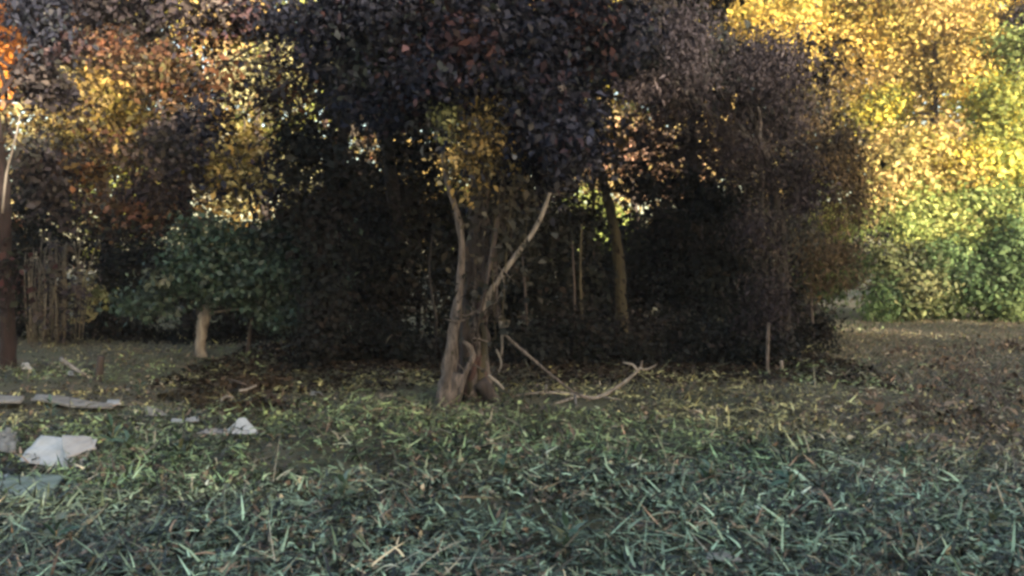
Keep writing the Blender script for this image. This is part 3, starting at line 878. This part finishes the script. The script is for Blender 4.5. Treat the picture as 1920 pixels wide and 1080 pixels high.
lob = [lobe(640, 40, 11.8, 110, 70, 2600), lobe(770, 60, 11.4, 120, 90, 3600), lobe(900, 60, 11.2, 110, 90, 3400), lobe(1020, 70, 11.2, 120, 100, 3800), lobe(1130, 60, 12, 110, 80, 2400),
       lobe(790, 180, 11.4, 90, 60, 2200), lobe(1010, 200, 11.2, 90, 90, 3000), lobe(1050, 290, 11.2, 60, 55, 1400), lobe(700, 170, 12, 70, 50, 1100), lobe(930, 190, 11.5, 70, 70, 1500), lobe(960, 330, 11.4, 60, 70, 1200),
       lobe(945, 410, 10.6, 40, 85, 420, IVY), lobe(905, 460, 10.5, 26, 80, 90, IVY), lobe(900, -90, 11.5, 330, 90, 3500), lobe(960, 130, 10.2, 80, 90, 1300), lobe(1020, 260, 10.2, 60, 80, 800), lobe(850, 90, 10.2, 90, 70, 1100), lobe(905, 530, 10.4, 35, 60, 50, IVY), lobe(890, 640, 10.35, 40, 70, 45, IVY), lobe(932, 600, 10.35, 22, 50, 45, IVY)]
lob = [(*l[:6], l[6] * 1.35, *l[7:]) for l in lob]
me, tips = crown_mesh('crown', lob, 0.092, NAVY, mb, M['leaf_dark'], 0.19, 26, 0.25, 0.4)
o = link('crown', me, mt)
o['kind'] = 'stuff'
tw = Tubes()
for li, lb in enumerate(lob):
    tp = np.vstack(tips[li * 7:li * 7 + 7])
    c = np.array(lb[:3])
    h = at(915, 190, 10.72)
    Tubes().tube(bent(h, c, 0.06), [0.06, 0.045, 0.03, 0.018], 6, 0.1).build('limb', M['bark_dark'], mt, mb)
    for k in range(7):
        tw.tube(bent(c, tp[int(rng.integers(0, len(tp)))], 0.1), [0.014, 0.011, 0.008, 0.004], 4, 0, 2)
tw.build('twigs', M['bark_dark'], mt, mb)['kind'] = 'stuff'
VINE = [(0.30, 0.21, 0.075, 3), (0.2, 0.16, 0.06, 3), (0.09, 0.075, 0.04, 2), (0.46, 0.37, 0.2, 1.5), (0.03, 0.03, 0.025, 2)]  # ochre leaves, their colour raised to look lit
me, _ = crown_mesh('vine_leaf_cluster', [lobe(905, 285, 10.25, 42, 48, 520, VINE), lobe(860, 305, 10.25, 38, 40, 380, VINE), lobe(840, 230, 10.3, 28, 38, 200, [(0.2, 0.22, 0.08), (0.32, 0.32, 0.15), (0.07, 0.08, 0.04)]), lobe(930, 240, 10.25, 26, 45, 260, VINE), lobe(885, 225, 10.4, 50, 30, 180, VINE), lobe(890, 360, 10.3, 40, 30, 90, VINE), lobe(905, 160, 10.5, 70, 60, 150, VINE), lobe(960, 300, 10.5, 30, 60, 110, VINE), lobe(870, 270, 10.2, 75, 75, 220, NAVY)],
                   0.065, VINE, mb, M['leaf'], 0.09, 12, 0.3, 0.6)
for i in range(9):
    x0 = 845 + 100 * rng.random()
    px_tube('vine_shoot', [(905 + rng.normal() * 10, 170, 0.2), (x0, 215 + 20 * rng.random(), -0.1), (x0 + rng.normal() * 12, 290, -0.25), (x0 + rng.normal() * 16, 340 + 40 * rng.random(), -0.2)], 10.45, [0.01, 0.008, 0.006, 0.003], 'bark_olive', 5)
o = link('vine_leaf_cluster', me, mt)
o['kind'] = 'stuff'
o['label'] = 'rounded cluster of ochre leaves hanging in front of the canopy'

# thin saplings standing in the dark hollow
for px, d, top, lab, m_ in ((1092, 15.2, 420, 'thin grey sapling left of the leaning trunk', 'bark_olive'), (1070, 15.6, 450, 'thin dark sapling behind the drooping branch', 'bark_dark'), (985, 14.6, 480, 'thin dark sapling right of the broken limb', 'bark_dark'), 
                        (812, 14.6, 440, 'thin sapling close to the left of the main trunk', 'bark_black'), (1530, 17, 480, 'thin grey sapling at the right end of the arching thicket', 'bark_pink')):
    b = base_at(px, d)
    o = Tubes().tube([(0, 0, -0.05)] + [tuple(at(px + rng.normal() * 4, 700 + (top - 700) * q, d) - b) for q in (0.35, 0.7, 1.0)], [0.03, 0.025, 0.02, 0.01], 6, 0.12).build('sapling', M[m_], None)
    o.location = b
    tag(o, lab, 'sapling', 'thin saplings in the hollow')

# fallen branch
fb = at(1110, 745, 10.7)
fb[2] = 0
fe = empty('fallen_branch', fb, 'forked bare branch lying on the ground right of the main tree', 'branch')
px_tube('branch', [(958, 744), (1000, 738), (1050, 737), (1095, 744), (1122, 746), (1162, 724), (1190, 702), (1203, 688)], 10.7, [0.009, 0.013, 0.016, 0.021, 0.025, 0.025, 0.02, 0.012], 'dead_wood', 7, 0.1, fe, fb)
px_tube('twig', [(1196, 696), (1186, 684), (1168, 680)], 10.7, [0.018, 0.014, 0.008], 'dead_wood', 6, 0.1, fe, fb)
px_tube('twig', [(1200, 692), (1216, 692), (1232, 684)], 10.7, [0.016, 0.012, 0.006], 'dead_wood', 6, 0.1, fe, fb)
px_tube('twig', [(1202, 690), (1205, 676)], 10.7, [0.012, 0.006], 'bark_pink', 6, 0.1, fe, fb)
px_tube('twig', [(1092, 742), (1060, 752, -0.1), (1036, 760, -0.3)], 10.68, [0.02, 0.016, 0.01], 'dead_wood', 6, 0.1, fe, fb)
px_tube('twig', [(1078, 742), (1080, 757, -0.2), (1083, 768, -0.4)], 10.68, [0.018, 0.014, 0.01], 'bark_pale', 6, 0.1, fe, fb)
px_tube('twig', [(1022, 737), (1024, 722)], 10.7, [0.018, 0.014], 'bark_pale', 6, 0.1, fe, fb)
px_tube('twig', [(1130, 745), (1165, 750, -0.15)], 10.7, [0.015, 0.008], 'dead_wood', 6, 0.1, fe, fb)

# thin pale stake under the arching thicket
sb = base_at(1440, 13.3)
tag(Tubes().tube([at(1441, 702, 13.3), at(1440, 650, 13.3), at(1442, 605, 13.3)], [0.03, 0.028, 0.022], 7, 0.15).build('pale_stake', M['bark_pink'], None),
    'thin pale stake standing under the arching thicket', 'stake')
tag(Tubes().tube([at(1468, 694, 13.6), at(1466, 676, 13.6)], [0.03, 0.024], 7, 0.1).build('pale_stub', M['dead_wood'], None),
    'short pale stub right of the thin stake', 'stub')

# ------------------------------------------------------------------ rubbish and debris
def sheet(name, quad, label, cat, mat, bump=0.03, n=14, seed=0, thick=0.004, group=None, lift=0.03):
    """crumpled sheet over four corner points (world), with folds and a torn outline"""
    r = np.random.default_rng(seed)
    q = np.array(quad, float)
    base = q.mean(0)
    u, v = np.meshgrid(np.linspace(0, 1, n), np.linspace(0, 1, n))
    uu = u + 0.022 * np.sin(v * 5 + seed) + 0.01 * (r.random(u.shape) - 0.5)
    vv = v + 0.022 * np.cos(u * 5 + seed * 2) + 0.01 * (r.random(u.shape) - 0.5)
    p = ((1 - uu) * (1 - vv))[..., None] * q[0] + (uu * (1 - vv))[..., None] * q[1] + (uu * vv)[..., None] * q[2] + ((1 - uu) * vv)[..., None] * q[3]
    nn = np.cross(q[1] - q[0], q[3] - q[0])
    nn /= np.linalg.norm(nn)
    h = np.zeros(u.shape)
    for k in range(5):
        a = r.random() * 6.28
        w = np.cos(a) * u + np.sin(a) * v
        h += np.abs(((w * (1.5 + 1.5 * r.random()) + r.random()) % 1) - 0.5) * 0.5
    h += 0.06 * r.random(u.shape)
    p = p + nn * ((h - h.mean()) * bump)[..., None]
    p[..., 2] = np.maximum(p[..., 2], gz(p[..., 0], p[..., 1]) + lift)
    ii = np.arange(n - 1)[:, None] * n + np.arange(n - 1)[None, :]
    f = np.stack([ii, ii + 1, ii + n + 1, ii + n], -1).reshape(-1)
    me = mesh_np(name, p.reshape(-1, 3) - base, f, 4, M[mat])
    o = link(name, me, None, base)
    s = o.modifiers.new('thickness', 'SOLIDIFY')
    s.thickness = thick
    return tag(o, label, cat, group)


sheet('plastic_sheet', [at(30, 868, 7.3), at(150, 884, 7.0), at(176, 825, 7.35), at(70, 818, 7.55)], 'crumpled white plastic sheet in the weeds, largest piece of rubbish at left', 'plastic sheet', 'white_plastic', 0.03, 16, 3)
sheet('plastic_flap', [at(118, 862, 7.05), at(176, 842, 7.15), at(168, 820, 7.3), at(112, 816, 7.4)], 'pinkish folded flap lying on the big white sheet', 'plastic flap', 'pinkish_plastic', 0.015, 10, 8)
sheet('plastic_bag', [at(408, 822, 8.2), at(492, 824, 8.15), at(458, 784, 8.4), at(446, 785, 8.42)], 'white peaked plastic bag in front of the brown debris heap', 'bag', 'white_plastic', 0.012, 14, 5)
sheet('plastic_scrap', [at(365, 826, 8.15), at(425, 824, 8.15), at(425, 803, 8.5), at(385, 806, 8.5)], 'dull grey scrap joined to the left of the peaked white bag', 'scrap', 'pinkish_plastic', 0.05, 10, 6)
sheet('teal_sheet', [at(-30, 955, 5.85), at(85, 955, 5.85), at(118, 905, 6.5), at(10, 893, 6.7)], 'grey teal plastic sheet lying at the left edge in front', 'plastic sheet', 'teal_plastic', 0.08, 14, 9, lift=0.075)
sheet('board', [at(-40, 775, 9.7), at(36, 772, 9.7), at(44, 745, 10.1), at(-30, 742, 10.2)], 'pale grey board lying at the left edge', 'board', 'board', 0.02, 8, 12, 0.02, lift=0.08)
sheet('plank', [at(52, 764, 9.9), at(205, 776, 9.6), at(212, 768, 9.9), at(70, 752, 10.3)], 'long pale plank lying behind the white sheet', 'plank', 'board', 0.015, 8, 13, 0.02, lift=0.07)
sheet('card_scrap', [at(268, 786, 9.2), at(322, 784, 9.2), at(300, 770, 9.3), at(272, 760, 9.4)], 'grey triangular scrap of card between plank and debris heap', 'card scrap', 'card', 0.03, 8, 14)
sheet('paper_scrap', [at(-20, 845, 7.5), at(25, 850, 7.4), at(28, 825, 7.8), at(-15, 815, 8.0)], 'dull paper scraps at the left edge beside the white sheet', 'paper scrap', 'card', 0.08, 10, 15)
sheet('paper_scrap', [at(-30, 905, 6.7), at(20, 902, 6.7), at(30, 885, 7.0), at(-20, 880, 7.1)], 'pale flat scrap between the white sheet and the teal sheet', 'paper scrap', 'white_plastic', 0.05, 8, 16)
sheet('small_scrap', [at(345, 792, 8.9), at(372, 791, 8.9), at(370, 782, 9.1), at(350, 781, 9.1)], 'tiny pale scrap right of the grey card', 'scrap', 'white_plastic', 0.02, 6, 17)
sheet('small_scrap', [at(578, 746, 10.8), at(606, 748, 10.7), at(600, 735, 11.0), at(582, 733, 11.0)], 'small pale scrap alone right of the debris heap', 'scrap', 'card', 0.03, 6, 18)
sheet('small_scrap', [at(1325, 1072, 4.75), at(1395, 1076, 4.7), at(1385, 1050, 4.85), at(1330, 1052, 4.85)], 'pale scrap at the bottom edge of the picture', 'scrap', 'pinkish_plastic', 0.05, 8, 19)
sheet('small_scrap', [at(36, 692, 13.8), at(60, 694, 13.8), at(52, 680, 13.9), at(40, 680, 13.9)], 'small white scrap at the foot of the maroon trunk', 'scrap', 'white_plastic', 0.03, 6, 20)
sheet('small_scrap', [at(122, 718, 12.6), at(138, 716, 12.6), at(135, 696, 12.7), at(126, 696, 12.7)], 'little upright white scrap left of the dark stump', 'scrap', 'white_plastic', 0.03, 6, 21)
for k, (px, py, lab) in enumerate(((670, 637, 'small pale bit in the black hollow, farthest left'), (764, 641, 'small pale bit in the middle of the black hollow'), (742, 680, 'small pale bit low in the black hollow'), (788, 634, 'pinkish bit in the hollow next to the main trunk'))):
    d = 15.2
    c = at(px, py, d)
    sheet('small_scrap', [c + [-0.07, 0, -0.05], c + [0.07, 0.02, -0.05], c + [0.06, 0.05, 0.05], c + [-0.05, 0.04, 0.06]], lab, 'scrap', 'card', 0.03, 6, 30 + k)

tag(Tubes().tube([at(184, 726, 12.4), at(185, 690, 12.4), at(188, 668, 12.4)], [0.06, 0.05, 0.045], 8, 0.15).build('dark_stump', M['bark_dark'], None), 'thin dark stump standing behind the plank', 'stump')
tag(Tubes().tube([at(112, 672, 12.7), at(135, 690, 12.5), at(158, 704, 12.3)], [0.03, 0.03, 0.024], 7, 0.1).build('dead_stick', M['bark_pale'], None), 'grey stick leaning left of the dark stump', 'stick')

tag(Tubes().tube([at(-30, 884, 6.75), at(10, 884, 6.7), at(40, 890, 6.6), at(66, 902, 6.45)], [0.022, 0.022, 0.021, 0.018], 8, 0.05).build('shadow_line', M['bark_black'], None), 'dark tube drawn as the shadow between the big white sheet and the teal sheet', 'shadow line')  # dark tube standing in for the line of shadow between the sheets
sheet('paper_scrap', [at(-30, 822, 8.0), at(22, 824, 8.0), at(30, 808, 8.3), at(-25, 800, 8.4)], 'beige paper scrap at the left edge, farthest back of the paper pile', 'paper scrap', 'card', 0.06, 10, 25, lift=0.06)
sheet('plastic_strip', [at(140, 888, 6.9), at(176, 880, 6.95), at(178, 872, 7.05), at(135, 876, 7.05)], 'pale strip lying at the right foot of the big white sheet', 'plastic strip', 'pinkish_plastic', 0.03, 8, 26, lift=0.05)
sheet('small_scrap', [at(196, 768, 9.9), at(224, 765, 9.9), at(222, 750, 10.2), at(200, 752, 10.2)], 'pale scrap at the right end of the long plank', 'scrap', 'white_plastic', 0.03, 6, 27, lift=0.06)
sheet('small_scrap', [at(318, 818, 8.6), at(342, 816, 8.6), at(340, 808, 8.8), at(320, 808, 8.8)], 'tiny white scrap in the weeds left of the peaked bag', 'scrap', 'white_plastic', 0.02, 6, 28, lift=0.07)

# heap of brown debris
hb = base_at(450, 9.9)
he = empty('debris_heap', hb, 'low heap of brown dead leaves and broken wood', 'debris heap')
me, _ = crown_mesh('dead_leaves', [lobe(450, 780, 9.9, 80, 14, 420, [(0.1, 0.05, 0.03), (0.05, 0.032, 0.022), (0.15, 0.09, 0.055), (0.03, 0.022, 0.018)], ry=0.35), lobe(440, 720, 11.3, 100, 12, 400, [(0.05, 0.035, 0.022), (0.08, 0.055, 0.035)], ry=0.5), lobe(390, 755, 10.6, 80, 10, 350, [(0.06, 0.05, 0.03), (0.1, 0.075, 0.05)], ry=0.5), lobe(500, 775, 9.8, 40, 16, 260, [(0.035, 0.03, 0.022), (0.08, 0.055, 0.04)], ry=0.3)],
                   0.09, RUST, hb, M['leaf'], 0.1, 20, 0.2)
o = link('dead_leaves', me, he)
o['kind'] = 'stuff'
for k, pth in enumerate((((425, 712), (448, 718), (462, 724)), ((446, 733), (462, 731), (480, 723)), ((412, 752), (424, 744), (436, 747)), ((395, 775), (410, 770), (425, 776)), ((470, 770), (488, 768), (500, 778)))):
    px_tube('wood_piece', pth, 9.85, [0.013, 0.017, 0.01], 'dead_wood' if k in (1, 2) else 'bark_dark', 6, 0.2, he, hb)

# dry stalks lying on the weeds
stalks = [((1225, 968), (1330, 952), (1440, 925), 'long straw stalk lying across the weeds at lower centre right'), ((1195, 890), (1300, 887), (1390, 888), 'straight straw stalk left of the brown soil patch'),
          ((1430, 915), (1530, 890), (1640, 862), 'long straw stalk rising to the right over dark weeds'), ((1650, 860), (1740, 845), (1850, 832), 'pale stalk pointing towards the dry weeds at right'),
          ((1840, 1008), (1890, 1003), (1940, 1000), 'pale stalk at the lower right edge'), ((850, 935), (890, 934), (925, 936), 'short orange straw near the middle tuft'),
          ((1005, 922), (1035, 912), (1062, 900), 'bright bent straw right of the middle tuft'), ((110, 1015), (145, 990), (172, 970), 'forked pale twig at lower left'),
          ((290, 1080), (298, 1050), (296, 1015), 'upright pale stem at the bottom left'), ((75, 975), (140, 968), (170, 972), 'grey twig below the teal sheet'), ((160, 985), (195, 950), (205, 915), 'grey twig standing right of the teal sheet'),
          ((940, 780), (975, 800), (1000, 830), 'thin green stalk arching in front of the main tree'), ((1540, 1000), (1590, 985), (1640, 990), 'grey straw at bottom right centre')]
for a_, b_, c_, lab in stalks:
    pts = []
    for (px, py) in (a_, b_, c_):
        d = CAM_Z * F / (py - HOR) * 0.955
        p = at(px, py, d)
        pts.append(p)
    tag(Tubes().tube(pts, [0.0065, 0.006, 0.003], 5, 0.1).build('dry_stalk', M['straw'], None), lab, 'stalk', 'dry stalks on the weeds')


# leafy weeds that can be told apart
def leaf_part_mesh():
    v = np.array([(0, 0, 0), (0.22, 0.16, 0.03), (0.3, 0, -0.01), (0.22, -0.16, 0.03), (0.6, 0.15, 0.02), (0.65, 0, -0.03), (0.6, -0.15, 0.02), (1, 0, -0.12)], float)
    fl = [0, 2, 1, 0, 3, 2, 1, 2, 5, 4, 2, 3, 6, 5, 4, 5, 7, 5, 6, 7]
    return v, fl, np.array([3, 3, 4, 4, 3, 3])


lv, lf, ls = leaf_part_mesh()
weed_leaf = []
for c in ((0.045, 0.095, 0.06), (0.07, 0.12, 0.08), (0.10, 0.15, 0.11), (0.12, 0.13, 0.07)):
    weed_leaf.append(mesh_np('leaf', lv, lf, ls, M['grass'], np.tile(np.array(c), (8, 1))))
weeds = [(205, 840, 0.22, 'dark leafy weed right of the big white sheet'), (235, 868, 0.2, 'dark leafy weed in front of the card scrap'), (258, 745, 0.22, 'dark green weed growing behind the plank end'),
         (90, 790, 0.22, 'bluish weed between pale board and white sheet'), (330, 870, 0.18, 'leafy weed below the peaked white bag'), (945, 905, 0.2, 'bright green tuft in the middle of the weeds'),
         (640, 960, 0.2, 'bluish leafy weed at lower left of the middle'), (1330, 930, 0.2, 'green weed beside the long straw stalk'), (1480, 960, 0.2, 'dark arching weed at lower right'),
         (95, 1040, 0.2, 'pale bluish weed in the lower left corner'), (1700, 900, 0.18, 'bluish weed on the right above the dark clump'), (1860, 1030, 0.2, 'teal weed in the lower right corner'), (1060, 1030, 0.18, 'grey green weed at the bottom centre')]
for k, (px, py, h, lab) in enumerate(weeds):
    d = CAM_Z * F / (py - HOR)
    p = at(px, py, d)
    p[2] = float(gz(p[0], p[1]))
    e = empty('leafy_weed', p, lab, 'weed', 'leafy weeds in the clearing')
    Tubes().tube([(0, 0, -0.02), (0.01, 0.01, h * 0.6), (0.03, 0, h)], [0.008, 0.006, 0.003], 5).build('stem', M['straw'], e)
    for i in range(16):
        o = link('leaf', weed_leaf[int(rng.integers(0, 4))], e)
        o.location = (0.01, 0.0, h * (0.1 + 0.85 * i / 16))
        o.rotation_euler = (0.3 * rng.normal(), -0.5 + 0.35 * rng.normal(), i * 2.4 + rng.normal() * 0.4)
        s = 0.10 + 0.07 * rng.random()
        o.scale = (s, s * 0.8, s)

# dry brown weeds on the right
for k, (px, py, lab) in enumerate(((1690, 664, 'dry brown weed nearest the far shrubs, left of the dry patch'), (1765, 690, 'dry brown weed in the back middle of the dry patch'), (1835, 668, 'dry brown weed clump, farthest back on the right'),
                                   (1905, 655, 'dry tan weed clump at the right edge, far back'), (1865, 720, 'tall dry brown weed clump in the dry patch'), (1790, 742, 'dry brown weed clump, front left of the dry patch'),
                                   (1905, 762, 'dry pale brown weed clump at the right edge'), (1840, 800, 'dry brown weed clump in front of the dry patch'), (1730, 790, 'small dry weed left in front of the dry patch'))):
    d = CAM_Z * F / (py - HOR)
    p = at(px, py, d)
    p[2] = float(gz(p[0], p[1]))
    e = empty('dry_weed', p, lab, 'weed', 'dry brown weeds at the right')
    me, _ = crown_mesh('dead_leaves', [(p[0], p[1], 0.07 + 0.03 * (k % 3), 0.6, 0.5, 0.05 + 0.04 * (k % 3), 90)], 0.08, [(0.17, 0.11, 0.075), (0.08, 0.055, 0.042), (0.3, 0.23, 0.17), (0.03, 0.025, 0.02)], p, M['leaf'], 0.1, 14, 0.2)
    o = link('dead_leaves', me, e)
    o['kind'] = 'stuff'
    for i in range(7):
        a = rng.normal(size=2) * 0.16
        Tubes().tube([(a[0] * 0.4, a[1] * 0.4, -0.03), (a[0], a[1], 0.2), (a[0] * 1.8, a[1] * 1.8, 0.26 + 0.05 * (k % 3) + 0.1 * rng.random())], [0.008, 0.006, 0.003], 5).build('stem', M['bark_pink'], e)


# ------------------------------------------------------------------ thin haze round the whole place
hv = np.array([(x_, y_, z_) for x_ in (-230, 230) for y_ in (-180, 280) for z_ in (-1.2, 24)], float)
hf = [0, 1, 3, 2, 4, 6, 7, 5, 0, 4, 5, 1, 2, 3, 7, 6, 0, 2, 6, 4, 1, 5, 7, 3]
hm, hnt, hout = mat_new('haze')
pv = hnt.nodes.new('ShaderNodeVolumePrincipled')
pv.inputs['Color'].default_value = (0.92, 0.9, 0.92, 1)
pv.inputs['Density'].default_value = 0.0006
hnt.links.new(pv.outputs['Volume'], hout.inputs['Volume'])
tag(link('haze', mesh_np('haze', hv, hf, 4, hm)), 'thin smoky autumn haze in the air', None, kind='stuff')
